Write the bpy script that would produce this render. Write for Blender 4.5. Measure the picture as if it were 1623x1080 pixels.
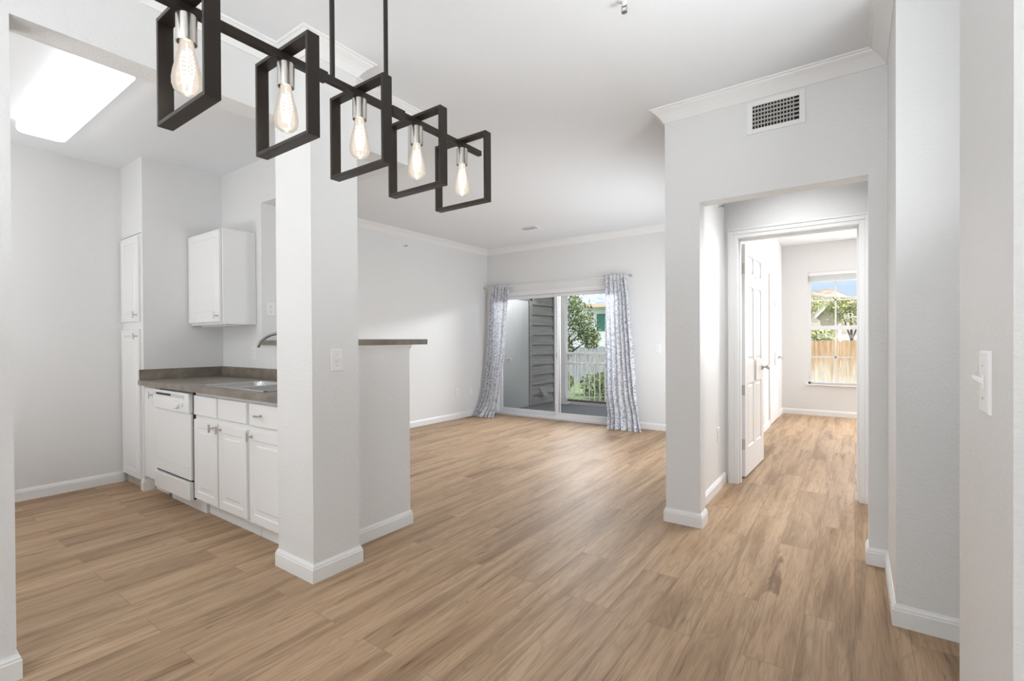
import bpy, math, random
from mathutils import Vector, Matrix
random.seed(7)
S = bpy.context.scene
for o in list(bpy.data.objects): bpy.data.objects.remove(o, do_unlink=True)
C = S.collection
R = math.radians

# ------------------------------------------------------------------ camera
cam_d = bpy.data.cameras.new('camera'); cam = bpy.data.objects.new('camera', cam_d); C.objects.link(cam)
FPX, CY, YAW, PIT, ROL = 761.63, 545.36, -.61952, -.00637, -.0055
F = Vector((math.sin(YAW)*math.cos(PIT), math.cos(YAW)*math.cos(PIT), math.sin(PIT)))
Rr = Vector((math.cos(YAW), -math.sin(YAW), 0)); U = Rr.cross(F)
R2 = Rr*math.cos(ROL)+U*math.sin(ROL); U2 = -Rr*math.sin(ROL)+U*math.cos(ROL)
m = Matrix((R2, U2, -F)).transposed().to_4x4(); m.translation = (0, 0, 1.2)
cam.matrix_world = m
cam_d.sensor_fit = 'HORIZONTAL'; cam_d.sensor_width = 36; cam_d.lens = FPX/1623*36
cam_d.shift_y = (CY-540)/1623; cam_d.clip_start = .02; cam_d.clip_end = 600
S.camera = cam

# ------------------------------------------------------------------ world, sun, big lights, exposure
W = bpy.data.worlds.new('world'); S.world = W; W.use_nodes = True
wn = W.node_tree; wn.nodes.clear()
wo = wn.nodes.new('ShaderNodeOutputWorld'); wb = wn.nodes.new('ShaderNodeBackground')
tc = wn.nodes.new('ShaderNodeTexCoord'); sx = wn.nodes.new('ShaderNodeSeparateXYZ'); cr = wn.nodes.new('ShaderNodeValToRGB')
wn.links.new(tc.outputs['Generated'], sx.inputs[0]); wn.links.new(sx.outputs['Z'], cr.inputs[0])
e = cr.color_ramp.elements
e[0].position = 0; e[0].color = (.11, .115, .12, 1)
e[1].position = .001; e[1].color = (.13, .155, .19, 1)
for p, c in ((.09, (.125, .160, .20, 1)), (.17, (.24, .28, .34, 1)), (.35, (.42, .44, .47, 1)), (1, (.34, .40, .48, 1))):
    k = e.new(p); k.color = c
wn.links.new(cr.outputs[0], wb.inputs[0]); wb.inputs[1].default_value = 5.0
wn.links.new(wb.outputs[0], wo.inputs[0])

def sun(direction, energy, angle):
    l = bpy.data.lights.new('sun', 'SUN'); l.energy = energy; l.angle = R(angle); l.color = (1, .96, .9)
    o = bpy.data.objects.new('sun', l); C.objects.link(o)
    o.rotation_euler = Vector(direction).to_track_quat('Z', 'Y').to_euler(); return o
sun((1, -.3, 1.0), 11.0, 1.0)

def area(name, loc, direction, sx_, sy_, energy, color=(1, 1, 1)):
    l = bpy.data.lights.new(name, 'AREA'); l.shape = 'RECTANGLE'; l.size = sx_; l.size_y = sy_; l.energy = energy; l.color = color
    o = bpy.data.objects.new(name, l); C.objects.link(o); o.location = loc
    o.rotation_euler = Vector(direction).to_track_quat('-Z', 'Y').to_euler(); return o
# unseen lamp added under the balcony soffit for daylight through the sliding door
bd = area('balcony_daylight_fill', (-3.4, 8.10, 2.27), (0, -1, -.22), 2.4, .22, 85, (.93, .965, 1)); bd.data.spread = R(100)
# unseen fill lamps added to brighten entry, alcove, living room, bedroom, hallway and kitchen
area('entry_down_fill', (-.9, -1.2, 2.66), (-.05, .25, -1), 2.0, 1.2, 20, (.93, .97, 1))  # added fill pointing down behind the camera, no fixture
area('entry_up_fill', (-.8, -1.4, 1.3), (.05, .12, 1), 1.8, 1.4, 60, (.93, .97, 1))  # added fill bounced off the entry ceiling
al = area('alcove_fill', (.55, 1.85, 1.3), (-1, -.1, .9), .8, .6, 12, (.93, .97, 1)); al.data.spread = R(105)  # added fill, unseen inside the right alcove
area('living_fill', (-1.10, 4.8, 1.15), (-1, 0, .0), 1.8, 1.3, 44, (.90, .95, 1))  # added soft fill, unseen behind the hall stub wall
area('bedroom_fill', (1.3, 8.7, 1.7), (-.35, -1, -.25), 1.4, 1.4, 130, (.97, .985, 1))  # added bedroom fill out of view, no window at this spot
hcl = area('hallway_down_fill', (-.38, 3.82, 2.68), (0, 0, -1), .5, .5, 9, (.97, .985, 1)); hcl.data.spread = R(95)  # added hallway fill hidden by the header, no fixture
area('hallway_side_fill', (.11, 3.8, 1.45), (-1, 0, 0), .8, 1.8, 1.5, (.97, .985, 1))  # added fill hidden by the right jamb
area('kitchen_rear_fill', (-3.8, -1.0, 2.66), (0, 0, -1), 1.2, .4, 14, (.97, .985, 1))  # added fill for the kitchen walls, unseen, no fixture
area('kitchen_up_fill', (-3.8, -1.1, .8), (0, .35, 1), 1.4, .8, 35, (.97, .985, 1))  # added fill lifting the kitchen ceiling, out of view
VS = S.view_settings
VS.view_transform = 'Standard'; VS.look = 'None'; VS.gamma = 1; VS.exposure = 0.0; VS.use_curve_mapping = False

# ------------------------------------------------------------------ materials
def new_mat(name):
    m = bpy.data.materials.new(name); m.use_nodes = True
    nt = m.node_tree; return m, nt, nt.nodes['Principled BSDF']
def N(nt, t, **kw):
    n = nt.nodes.new(t)
    for k, v in kw.items(): setattr(n, k, v)
    return n
def plain(name, col, rough=.5, metal=0, bump=None, spec=.5, coat=0):
    m, nt, b = new_mat(name)
    b.inputs['Base Color'].default_value = (*col, 1); b.inputs['Roughness'].default_value = rough
    b.inputs['Metallic'].default_value = metal; b.inputs['Specular IOR Level'].default_value = spec
    b.inputs['Coat Weight'].default_value = coat
    if bump:
        sc, st, dist = bump
        tc = N(nt, 'ShaderNodeTexCoord'); n = N(nt, 'ShaderNodeTexNoise'); n.inputs['Scale'].default_value = sc; n.inputs['Detail'].default_value = 3
        bp = N(nt, 'ShaderNodeBump'); bp.inputs['Strength'].default_value = st; bp.inputs['Distance'].default_value = dist
        nt.links.new(tc.outputs['Object'], n.inputs['Vector']); nt.links.new(n.outputs['Fac'], bp.inputs['Height']); nt.links.new(bp.outputs[0], b.inputs['Normal'])
    return m
WALL = plain('wall_paint', (.80, .80, .795), .42, bump=(85, .42, .005), spec=.35)
CEIL = plain('ceiling_paint', (.84, .86, .88), .8, bump=(60, .25, .003), spec=.2)
TRIM = plain('trim_paint', (.86, .86, .855), .35)
CAB = plain('cabinet_white', (.85, .85, .845), .32)
APPL = plain('appliance_white', (.86, .87, .87), .12, coat=.3)
PLATE = plain('plate_plastic', (.86, .86, .85), .3)
DARKSLOT = plain('dark_slot', (.02, .02, .02), .6)
NICKEL = plain('brushed_nickel', (.60, .57, .53), .28, 1)
STEEL = plain('stainless_steel', (.62, .62, .62), .22, 1)
CHROME = plain('dark_chrome', (.42, .40, .38), .2, 1)
BRONZE = plain('dark_bronze', (.030, .023, .018), .38, .35, spec=.45)
ALU = plain('white_aluminium', (.80, .81, .83), .35)
DOORP = plain('door_paint', (.87, .87, .87), .28)
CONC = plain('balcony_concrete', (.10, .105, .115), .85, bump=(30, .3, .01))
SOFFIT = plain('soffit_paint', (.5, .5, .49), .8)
RAILP = plain('rail_paint', (.78, .75, .70), .5)
POSTP = plain('post_paint', (.62, .60, .60), .6)
STORE = plain('storage_door_paint', (.30, .30, .29), .55)
BARK = plain('bark', (.07, .05, .035), .9)
TEAL = plain('teal_shutter', (.05, .19, .16), .6)
FASCIA = plain('fascia_tan', (.55, .42, .30), .7)
HOUSEW = plain('house_white', (.90, .89, .88), .8)
VDARK = plain('vent_dark', (.012, .012, .012), .8)

def wood_floor():
    m, nt, b = new_mat('oak_plank_floor'); L = nt.links.new
    g = N(nt, 'ShaderNodeNewGeometry'); s = N(nt, 'ShaderNodeSeparateXYZ'); L(g.outputs['Position'], s.inputs[0])
    cm = N(nt, 'ShaderNodeCombineXYZ'); L(s.outputs['Y'], cm.inputs[0]); L(s.outputs['X'], cm.inputs[1])
    br = N(nt, 'ShaderNodeTexBrick', offset=.37, offset_frequency=2)
    br.inputs['Scale'].default_value = 1; br.inputs['Brick Width'].default_value = 1.22; br.inputs['Row Height'].default_value = .18
    br.inputs['Mortar Size'].default_value = .0011; br.inputs['Mortar Smooth'].default_value = .3; br.inputs['Bias'].default_value = 0
    br.inputs['Color1'].default_value = (0, 0, 0, 1); br.inputs['Color2'].default_value = (1, 1, 1, 1); br.inputs['Mortar'].default_value = (.5, .5, .5, 1)
    L(cm.outputs[0], br.inputs['Vector'])
    # per plank offset
    off = N(nt, 'ShaderNodeMath', operation='MULTIPLY'); L(br.outputs['Color'], off.inputs[0]); off.inputs[1].default_value = 37
    def coords(kx, ky):
        c = N(nt, 'ShaderNodeCombineXYZ')
        a = N(nt, 'ShaderNodeMath', operation='MULTIPLY'); L(s.outputs['X'], a.inputs[0]); a.inputs[1].default_value = kx
        d = N(nt, 'ShaderNodeMath', operation='MULTIPLY'); L(s.outputs['Y'], d.inputs[0]); d.inputs[1].default_value = ky
        L(a.outputs[0], c.inputs[0]); L(d.outputs[0], c.inputs[1]); L(off.outputs[0], c.inputs[2]); return c
    def noise(kx, ky, det, dist=0, rough=.55):
        c = coords(kx, ky); n = N(nt, 'ShaderNodeTexNoise'); n.inputs['Scale'].default_value = 1; n.inputs['Detail'].default_value = det
        n.inputs['Distortion'].default_value = dist; n.inputs['Roughness'].default_value = rough
        L(c.outputs[0], n.inputs['Vector']); return n
    big = noise(6, .55, 3, .6); fine = noise(210, 7, 3, .0, .6); mid = noise(22, 1.1, 5, .7); knot = noise(9, 1.9, 3, 1.6)
    def ramp(src, stops):
        r = N(nt, 'ShaderNodeValToRGB'); L(src, r.inputs[0]); el = r.color_ramp.elements
        el[0].position, el[0].color = stops[0][0], (*stops[0][1], 1); el[1].position, el[1].color = stops[-1][0], (*stops[-1][1], 1)
        for p, c in stops[1:-1]:
            k = el.new(p); k.color = (*c, 1)
        return r
    base = ramp(big.outputs['Fac'], ((.30, FL_DARK), (.46, FL_MID), (.68, FL_LITE)))
    def mul(a, bsrc, fac):
        mx = N(nt, 'ShaderNodeMix', data_type='RGBA', blend_type='MULTIPLY'); mx.inputs['Factor'].default_value = fac
        L(a, mx.inputs['A']); L(bsrc, mx.inputs['B']); return mx.outputs['Result']
    r1 = ramp(mid.outputs['Fac'], ((.34, (.58, .54, .50)), (.46, (.93, .92, .91)), (.55, (1, 1, 1)), (.7, (1.06, 1.05, 1.04))))
    r2 = ramp(fine.outputs['Fac'], ((.34, (.76, .73, .70)), (.52, (1, 1, 1)), (.8, (1.03, 1.03, 1.03))))
    r3 = ramp(knot.outputs['Fac'], ((.24, (.36, .30, .25)), (.33, (1, 1, 1)), (1, (1, 1, 1))))
    r4 = ramp(br.outputs['Color'], ((0, (.93, .93, .93)), (1, (1.05, 1.04, 1.03))))
    col = mul(base.outputs[0], r1.outputs[0], .68); col = mul(col, r2.outputs[0], .75); col = mul(col, r3.outputs[0], .8); col = mul(col, r4.outputs[0], 1)
    ring = noise(8, .8, 2, .9)
    sn = N(nt, 'ShaderNodeMath', operation='MULTIPLY'); L(ring.outputs['Fac'], sn.inputs[0]); sn.inputs[1].default_value = 85
    sn2 = N(nt, 'ShaderNodeMath', operation='SINE'); L(sn.outputs[0], sn2.inputs[0])
    sn3 = N(nt, 'ShaderNodeMapRange'); L(sn2.outputs[0], sn3.inputs[0]); sn3.inputs[1].default_value = -1; sn3.inputs[2].default_value = 1
    r5 = ramp(sn3.outputs[0], ((0, (.80, .77, .74)), (.35, (1, 1, 1)), (1, (1.02, 1.02, 1.02))))
    col = mul(col, r5.outputs[0], .55)
    crack = noise(30, 1.6, 2, 2.2)
    r6 = ramp(crack.outputs['Fac'], ((.22, (.25, .20, .16)), (.27, (1, 1, 1)), (1, (1, 1, 1))))
    col = mul(col, r6.outputs[0], .85)
    seam = N(nt, 'ShaderNodeMix', data_type='RGBA'); L(br.outputs['Fac'], seam.inputs['Factor']); L(col, seam.inputs['A']); seam.inputs['B'].default_value = (.24, .165, .105, 1)
    L(seam.outputs['Result'], b.inputs['Base Color'])
    b.inputs['Roughness'].default_value = .5; b.inputs['Specular IOR Level'].default_value = .27
    bp = N(nt, 'ShaderNodeBump'); bp.inputs['Strength'].default_value = .12; bp.inputs['Distance'].default_value = .002
    L(fine.outputs['Fac'], bp.inputs['Height']); L(bp.outputs[0], b.inputs['Normal'])
    return m
FL_DARK, FL_MID, FL_LITE = (.300, .193, .115), (.448, .303, .189), (.535, .380, .247)
FLOOR = wood_floor()

def mottled(name, c1, c2, scale, rough=.4, c3=None, pos=(.35, .65), stretch=(1, 1, 1), bump=0):
    m, nt, b = new_mat(name); L = nt.links.new
    tc = N(nt, 'ShaderNodeTexCoord'); mp = N(nt, 'ShaderNodeMapping'); mp.inputs['Scale'].default_value = stretch
    n = N(nt, 'ShaderNodeTexNoise'); n.inputs['Scale'].default_value = scale; n.inputs['Detail'].default_value = 5; n.inputs['Roughness'].default_value = .65
    r = N(nt, 'ShaderNodeValToRGB'); el = r.color_ramp.elements
    el[0].position, el[0].color = pos[0], (*c1, 1); el[1].position, el[1].color = pos[1], (*c2, 1)
    if c3: k = el.new(sum(pos)/2); k.color = (*c3, 1)
    L(tc.outputs['Object'], mp.inputs[0]); L(mp.outputs[0], n.inputs['Vector']); L(n.outputs['Fac'], r.inputs[0]); L(r.outputs[0], b.inputs['Base Color'])
    b.inputs['Roughness'].default_value = rough
    if bump:
        bp = N(nt, 'ShaderNodeBump'); bp.inputs['Strength'].default_value = .6; bp.inputs['Distance'].default_value = bump
        L(n.outputs['Fac'], bp.inputs['Height']); L(bp.outputs[0], b.inputs['Normal'])
    return m
LAMIN = mottled('taupe_laminate', (.15, .125, .10), (.30, .26, .215), 9, .33, (.215, .185, .15), (.3, .7))
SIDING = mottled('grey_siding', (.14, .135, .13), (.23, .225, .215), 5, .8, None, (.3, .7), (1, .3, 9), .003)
SHINGLE = mottled('roof_shingle', (.14, .17, .21), (.26, .30, .35), 3, .9, None, (.4, .6), (1, 1, 3))
LEAF = mottled('leaf_green', (.018, .040, .008), (.105, .15, .03), 7, .5)
LEAFY = mottled('leaf_yellow', (.20, .24, .06), (.46, .44, .20), 3, .6)
SHRUB = mottled('shrub_green', (.02, .05, .015), (.16, .26, .07), 6, .6)
GRASS = mottled('grass', (.05, .08, .025), (.13, .18, .07), 8, .9)
MULCH = mottled('mulch', (.03, .022, .018), (.22, .18, .15), 30, .95)
HILLM = mottled('dry_hill', (.09, .085, .055), (.24, .20, .17), .16, .95, (.15, .13, .10), (.35, .62))
CEDAR = mottled('cedar_board', (.36, .20, .10), (.66, .45, .27), 3, .7, None, (.3, .7), (7, 1, .7))
def cedar():
    m, nt, b = new_mat('cedar_board_sun_glare'); L = nt.links.new
    tc = N(nt, 'ShaderNodeTexCoord'); mp = N(nt, 'ShaderNodeMapping'); mp.inputs['Scale'].default_value = (7, 1, .7)
    n = N(nt, 'ShaderNodeTexNoise'); n.inputs['Scale'].default_value = 3; n.inputs['Detail'].default_value = 5
    r_ = N(nt, 'ShaderNodeValToRGB'); el = r_.color_ramp.elements; el[0].position, el[0].color = .3, (.36, .21, .11, 1); el[1].position, el[1].color = .7, (.64, .45, .28, 1)
    L(tc.outputs['Object'], mp.inputs[0]); L(mp.outputs[0], n.inputs['Vector']); L(n.outputs['Fac'], r_.inputs[0])
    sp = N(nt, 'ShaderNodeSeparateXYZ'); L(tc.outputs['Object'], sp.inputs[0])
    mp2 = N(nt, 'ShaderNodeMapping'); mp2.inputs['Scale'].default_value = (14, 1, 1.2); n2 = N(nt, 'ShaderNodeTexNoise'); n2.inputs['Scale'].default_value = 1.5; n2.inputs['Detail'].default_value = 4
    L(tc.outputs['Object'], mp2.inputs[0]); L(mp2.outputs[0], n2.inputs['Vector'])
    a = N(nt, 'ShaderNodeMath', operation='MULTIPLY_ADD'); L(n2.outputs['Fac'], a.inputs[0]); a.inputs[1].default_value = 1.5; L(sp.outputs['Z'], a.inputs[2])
    w_ = N(nt, 'ShaderNodeMapRange'); L(a.outputs[0], w_.inputs[0]); w_.inputs[1].default_value = 1.15; w_.inputs[2].default_value = 1.75; w_.inputs[3].default_value = .85; w_.inputs[4].default_value = 0  # pale ragged foot of the boards: sun glare put into the colour
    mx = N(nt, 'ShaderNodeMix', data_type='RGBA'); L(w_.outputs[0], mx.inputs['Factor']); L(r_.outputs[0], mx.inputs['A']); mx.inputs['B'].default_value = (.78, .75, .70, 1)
    L(mx.outputs['Result'], b.inputs['Base Color']); b.inputs['Roughness'].default_value = .8; return m
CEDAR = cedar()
GREYW = mottled('weathered_fence', (.16, .17, .18), (.36, .37, .39), 3, .9, None, (.3, .7), (8, 1, 1))

def glass(name, alpha=.06, tint=(1, 1, 1)):
    m = bpy.data.materials.new(name); m.use_nodes = True; nt = m.node_tree; nt.nodes.clear()
    o = N(nt, 'ShaderNodeOutputMaterial'); t = N(nt, 'ShaderNodeBsdfTransparent'); t.inputs[0].default_value = (*tint, 1)
    g = N(nt, 'ShaderNodeBsdfGlossy'); g.inputs['Roughness'].default_value = .02; mx = N(nt, 'ShaderNodeMixShader'); fr = N(nt, 'ShaderNodeFresnel'); fr.inputs[0].default_value = 1.33
    nt.links.new(fr.outputs[0], mx.inputs[0]); nt.links.new(t.outputs[0], mx.inputs[1]); nt.links.new(g.outputs[0], mx.inputs[2]); nt.links.new(mx.outputs[0], o.inputs[0]); return m
GLASS = glass('window_glass', tint=(1, 1, 1))
def emit(name, col, st):
    m = bpy.data.materials.new(name); m.use_nodes = True; nt = m.node_tree; nt.nodes.clear()
    o = N(nt, 'ShaderNodeOutputMaterial'); e_ = N(nt, 'ShaderNodeEmission'); e_.inputs[0].default_value = (*col, 1); e_.inputs[1].default_value = st
    nt.links.new(e_.outputs[0], o.inputs[0]); return m
DIFFUSER = emit('lit_diffuser', (1, .998, .99), 2.2)
FILAMENT = emit('filament_glow', (1, .93, .82), 9)
def bulb_glass():
    m = bpy.data.materials.new('lit_bulb_glass'); m.use_nodes = True; nt = m.node_tree; nt.nodes.clear(); L = nt.links.new
    o = N(nt, 'ShaderNodeOutputMaterial'); t = N(nt, 'ShaderNodeBsdfTransparent')
    em = N(nt, 'ShaderNodeEmission'); em.inputs[0].default_value = (1, .88, .74, 1); em.inputs[1].default_value = .93
    g = N(nt, 'ShaderNodeBsdfGlossy'); g.inputs['Roughness'].default_value = .05
    mx = N(nt, 'ShaderNodeMixShader'); mx.inputs[0].default_value = .72; mx2 = N(nt, 'ShaderNodeMixShader'); lw = N(nt, 'ShaderNodeLayerWeight'); lw.inputs[0].default_value = .25
    L(t.outputs[0], mx.inputs[1]); L(em.outputs[0], mx.inputs[2]); L(lw.outputs['Fresnel'], mx2.inputs[0]); L(mx.outputs[0], mx2.inputs[1]); L(g.outputs[0], mx2.inputs[2]); L(mx2.outputs[0], o.inputs[0]); return m
BULB = bulb_glass()
def curtain_mat():
    m, nt, b = new_mat('floral_curtain'); L = nt.links.new
    uv = N(nt, 'ShaderNodeUVMap'); uv.uv_map = 'UVMap'
    ns = N(nt, 'ShaderNodeTexNoise'); ns.inputs['Scale'].default_value = 34; ns.inputs['Detail'].default_value = 3; ns.inputs['Distortion'].default_value = 1.6
    vo = N(nt, 'ShaderNodeTexVoronoi', feature='DISTANCE_TO_EDGE'); vo.inputs['Scale'].default_value = 42
    L(uv.outputs[0], ns.inputs['Vector']); L(uv.outputs[0], vo.inputs['Vector'])
    r = N(nt, 'ShaderNodeValToRGB'); el = r.color_ramp.elements; el[0].position = .50; el[0].color = (.90, .905, .93, 1); el[1].position = .60; el[1].color = (.42, .44, .49, 1)
    L(ns.outputs['Fac'], r.inputs[0])
    r2 = N(nt, 'ShaderNodeValToRGB'); el = r2.color_ramp.elements; el[0].position = .05; el[0].color = (.70, .71, .75, 1); el[1].position = .12; el[1].color = (1, 1, 1, 1)
    L(vo.outputs['Distance'], r2.inputs[0])
    mx = N(nt, 'ShaderNodeMix', data_type='RGBA', blend_type='MULTIPLY'); mx.inputs['Factor'].default_value = .8
    L(r.outputs[0], mx.inputs['A']); L(r2.outputs[0], mx.inputs['B']); L(mx.outputs['Result'], b.inputs['Base Color'])
    b.inputs['Roughness'].default_value = .9; b.inputs['Specular IOR Level'].default_value = .1
    o = nt.nodes['Material Output']; tr = N(nt, 'ShaderNodeBsdfTranslucent'); ms = N(nt, 'ShaderNodeMixShader'); ms.inputs[0].default_value = .24
    L(mx.outputs['Result'], tr.inputs[0]); L(b.outputs[0], ms.inputs[1]); L(tr.outputs[0], ms.inputs[2]); L(ms.outputs[0], o.inputs[0]); return m
CURT = curtain_mat()

# ------------------------------------------------------------------ mesh helpers
class MB:
    def __init__(s): s.v = []; s.f = []; s.uv = None
    def add(s, vs, fs):
        b = len(s.v); s.v += [tuple(v) for v in vs]; s.f += [tuple(i+b for i in f) for f in fs]; return s
    def box(s, x0, x1, y0, y1, z0, z1):
        x0, x1 = min(x0, x1), max(x0, x1); y0, y1 = min(y0, y1), max(y0, y1); z0, z1 = min(z0, z1), max(z0, z1)
        return s.add([(x0, y0, z0), (x1, y0, z0), (x1, y1, z0), (x0, y1, z0), (x0, y0, z1), (x1, y0, z1), (x1, y1, z1), (x0, y1, z1)],
                     [(0, 3, 2, 1), (4, 5, 6, 7), (0, 1, 5, 4), (1, 2, 6, 5), (2, 3, 7, 6), (3, 0, 4, 7)])
    def tube(s, pts, r, n=12, cap=True):
        pts = [Vector(p) for p in pts]; rs = r if isinstance(r, (list, tuple)) else [r]*len(pts)
        rings = []; up = None
        for i, p in enumerate(pts):
            a = pts[max(i-1, 0)]; c = pts[min(i+1, len(pts)-1)]; d = (c-a).normalized()
            if up is None:
                up = Vector((0, 0, 1)) if abs(d.z) < .9 else Vector((1, 0, 0))
            u = (up - d*up.dot(d)).normalized(); w = d.cross(u); up = u
            rings.append([p+(u*math.cos(2*math.pi*k/n)+w*math.sin(2*math.pi*k/n))*rs[i] for k in range(n)])
        vs = [v for q in rings for v in q]; fs = []
        for i in range(len(pts)-1):
            for k in range(n): fs.append((i*n+k, i*n+(k+1) % n, (i+1)*n+(k+1) % n, (i+1)*n+k))
        if cap: fs += [tuple(range(n))[::-1], tuple((len(pts)-1)*n+k for k in range(n))]
        return s.add(vs, fs)
    def lathe(s, prof, origin=(0, 0, 0), axis='z', n=28):
        o = Vector(origin); vs = []; fs = []
        for (r, h) in prof:
            for k in range(n):
                a = 2*math.pi*k/n; c_, s_ = r*math.cos(a), r*math.sin(a)
                p = {'z': (c_, s_, h), 'y': (c_, h, s_), 'x': (h, c_, s_)}[axis]; vs.append(o+Vector(p))
        for i in range(len(prof)-1):
            for k in range(n): fs.append((i*n+k, i*n+(k+1) % n, (i+1)*n+(k+1) % n, (i+1)*n+k))
        fs += [tuple(range(n)), tuple((len(prof)-1)*n+k for k in range(n))]
        return s.add(vs, fs)
    def sweep(s, path, prof, closed_prof=True):
        # path 2D, room on the left; prof [(d,z)] d away from the wall
        P = [Vector(p) for p in path]; n = len(prof); rows = []
        for i, p in enumerate(P):
            def nrm(a, b):
                d = (b-a).normalized(); return Vector((-d.y, d.x))
            if i == 0: k = nrm(P[0], P[1])
            elif i == len(P)-1: k = nrm(P[-2], P[-1])
            else:
                n1 = nrm(P[i-1], p); n2 = nrm(p, P[i+1]); k = (n1+n2); k = k/max(k.dot(n1), .2)
            rows.append([(p.x+k.x*d, p.y+k.y*d, z) for d, z in prof])
        vs = [v for r in rows for v in r]; fs = []
        for i in range(len(P)-1):
            for j in range(n): fs.append((i*n+j, i*n+(j+1) % n, (i+1)*n+(j+1) % n, (i+1)*n+j))
        fs += [tuple(range(n)), tuple((len(P)-1)*n+j for j in range(n))]
        return s.add(vs, fs)
    def panel(s, x0, x1, z0, z1, y, prof, sgn=-1):
        # nested rings facing sgn*y ; prof [(inset, depth into the leaf)]
        rings = []
        for a, d in prof:
            rings.append([(x0+a, y-sgn*d, z0+a), (x1-a, y-sgn*d, z0+a), (x1-a, y-sgn*d, z1-a), (x0+a, y-sgn*d, z1-a)])
        vs = [v for r in rings for v in r]; fs = []
        for i in range(len(rings)-1):
            for k in range(4): fs.append((i*4+k, i*4+(k+1) % 4, (i+1)*4+(k+1) % 4, (i+1)*4+k))
        k = (len(rings)-1)*4; fs.append((k, k+1, k+2, k+3)); return s.add(vs, fs)
    def xf(s, M): s.v = [tuple(M @ Vector(v)) for v in s.v]; return s
    def build(s, name, mat, parent=None, smooth=False, bevel=0, recalc=True):
        me = bpy.data.meshes.new(name); me.from_pydata(s.v, [], s.f)
        if recalc:
            import bmesh
            b = bmesh.new(); b.from_mesh(me); bmesh.ops.recalc_face_normals(b, faces=b.faces); b.to_mesh(me); b.free()
        me.materials.append(mat)
        if smooth:
            for p in me.polygons: p.use_smooth = True
            if smooth != 2: me.set_sharp_from_angle(angle=R(40))
        o = bpy.data.objects.new(name, me); C.objects.link(o)
        if bevel:
            md = o.modifiers.new('bevel', 'BEVEL'); md.width = bevel; md.segments = 2; md.limit_method = 'ANGLE'; md.angle_limit = R(40)
        if parent: o.parent = parent
        return o
def struct(o): o['kind'] = 'structure'; return o
def tag(o, label, cat, group=None, kind=None):
    o['label'] = label; o['category'] = cat
    if group: o['group'] = group
    if kind: o['kind'] = kind
    return o
def empty(name, loc=(0, 0, 0)):
    o = bpy.data.objects.new(name, None); C.objects.link(o); o.location = loc; o.empty_display_size = .1; return o
def part(mb, name, mat, parent, **kw):
    # geometry given in world space; parent is an Empty with a location only
    mb.xf(Matrix.Translation(-Vector(parent.location))) if parent.parent is None and parent.type == 'EMPTY' else None
    return mb.build(name, mat, parent, **kw)
def sub(mb, name, mat, par, **kw):
    root = par
    while root.parent: root = root.parent
    mb.xf(Matrix.Translation(-Vector(root.location))); return mb.build(name, mat, par, **kw)
def copy_tree(o, parent=None):
    c = o.copy(); C.objects.link(c)
    if parent: c.parent = parent
    for ch in list(o.children): copy_tree(ch, c)
    return c
H = 2.71

# ------------------------------------------------------------------ structure
f = MB().box(-5.3, 3.0, -2.3, 6.32, -.12, 0).box(-1.02, 3.0, 6.32, 9.06, -.12, 0)
struct(f.build('floor', FLOOR))
struct(MB().box(-5.3, 3.0, -2.3, 9.06, H, H+.12).build('ceiling', CEIL))
def wall(name, *bx):
    b = MB()
    for q in bx: b.box(*q)
    return struct(b.build(name, WALL))
wall('wall_kitchen_left', (-5.3, -5.175, -2.3, 2.04, 0, H))
wall('wall_kitchen_pantry', (-5.175, -4.69, 1.435, 2.04, 2.10, H), (-4.72, -4.69, 1.435, 2.04, 0, 2.10))
wall('wall_kitchen_back', (-5.3, -4.0, 2.04, 2.18, 0, H), (-4.0, -2.385, 2.04, 2.18, 0, 1.178), (-4.0, -2.385, 2.04, 2.18, 2.352, H),
     (-2.53, -2.385, 1.64, 2.04, 0, 1.178), (-2.53, -2.385, 1.64, 2.04, 2.352, H))
wall('wall_pillar', (-2.523, -2.195, 1.366, 1.64, 0, H))
wall('wall_kitchen_header', (-2.58, -2.44, .361, 1.366, 2.372, H))
wall('wall_entry_left', (-2.58, -2.44, -2.3, .361, 0, H))
wall('wall_rear', (-5.3, 3.0, -2.42, -2.3, 0, H))
wall('wall_living_left', (-5.15, -5.015, 2.18, 6.32, 0, H))
DX0, DX1, DZ = -4.86, -2.625, 1.955
wall('wall_living_back', (-5.15, DX0, 6.32, 6.46, 0, H), (DX0, DX1, 6.32, 6.46, DZ, H), (DX1, -1.02, 6.32, 6.46, 0, H))
wall('wall_hall_left', (-1.02, -.89, 3.30, 4.45, 0, H), (-1.02, -.965, 4.45, 6.46, 0, H), (-1.02, -.80, 3.18, 3.30, 0, H))
wall('wall_hall_header', (-.80, .06, 3.18, 3.30, 2.072, H))
wall('wall_hall_right', (.06, 1.3, 3.18, 3.30, 0, H), (.12, 1.3, 3.30, 4.33, 0, H), (.14, 1.3, 2.565, 3.18, 0, H))
wall('wall_entry_right', (.197, .9, 1.04, 1.50, 0, H), (.9, 1.3, .9, 2.565, 0, H), (.9, 1.02, -2.3, 1.04, 0, H))
wall('wall_bedroom_front', (-.89, -.80, 4.33, 4.45, 0, H), (-.80, .04, 4.33, 4.45, 2.045, H), (.04, 3.0, 4.33, 4.45, 0, H))
wall('wall_bedroom_left', (-1.02, -.965, 6.46, 9.06, 0, H))
WX0, WX1, WZ0, WZ1 = -.60, .12, .495, 2.25
wall('wall_bedroom_back', (-.965, WX0, 8.92, 9.06, 0, H), (WX1, 3.0, 8.92, 9.06, 0, H), (WX0, WX1, 8.92, 9.06, 0, WZ0), (WX0, WX1, 8.92, 9.06, WZ1, H))
wall('wall_bedroom_right', (2.6, 3.0, 4.45, 8.92, 0, H))

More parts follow.
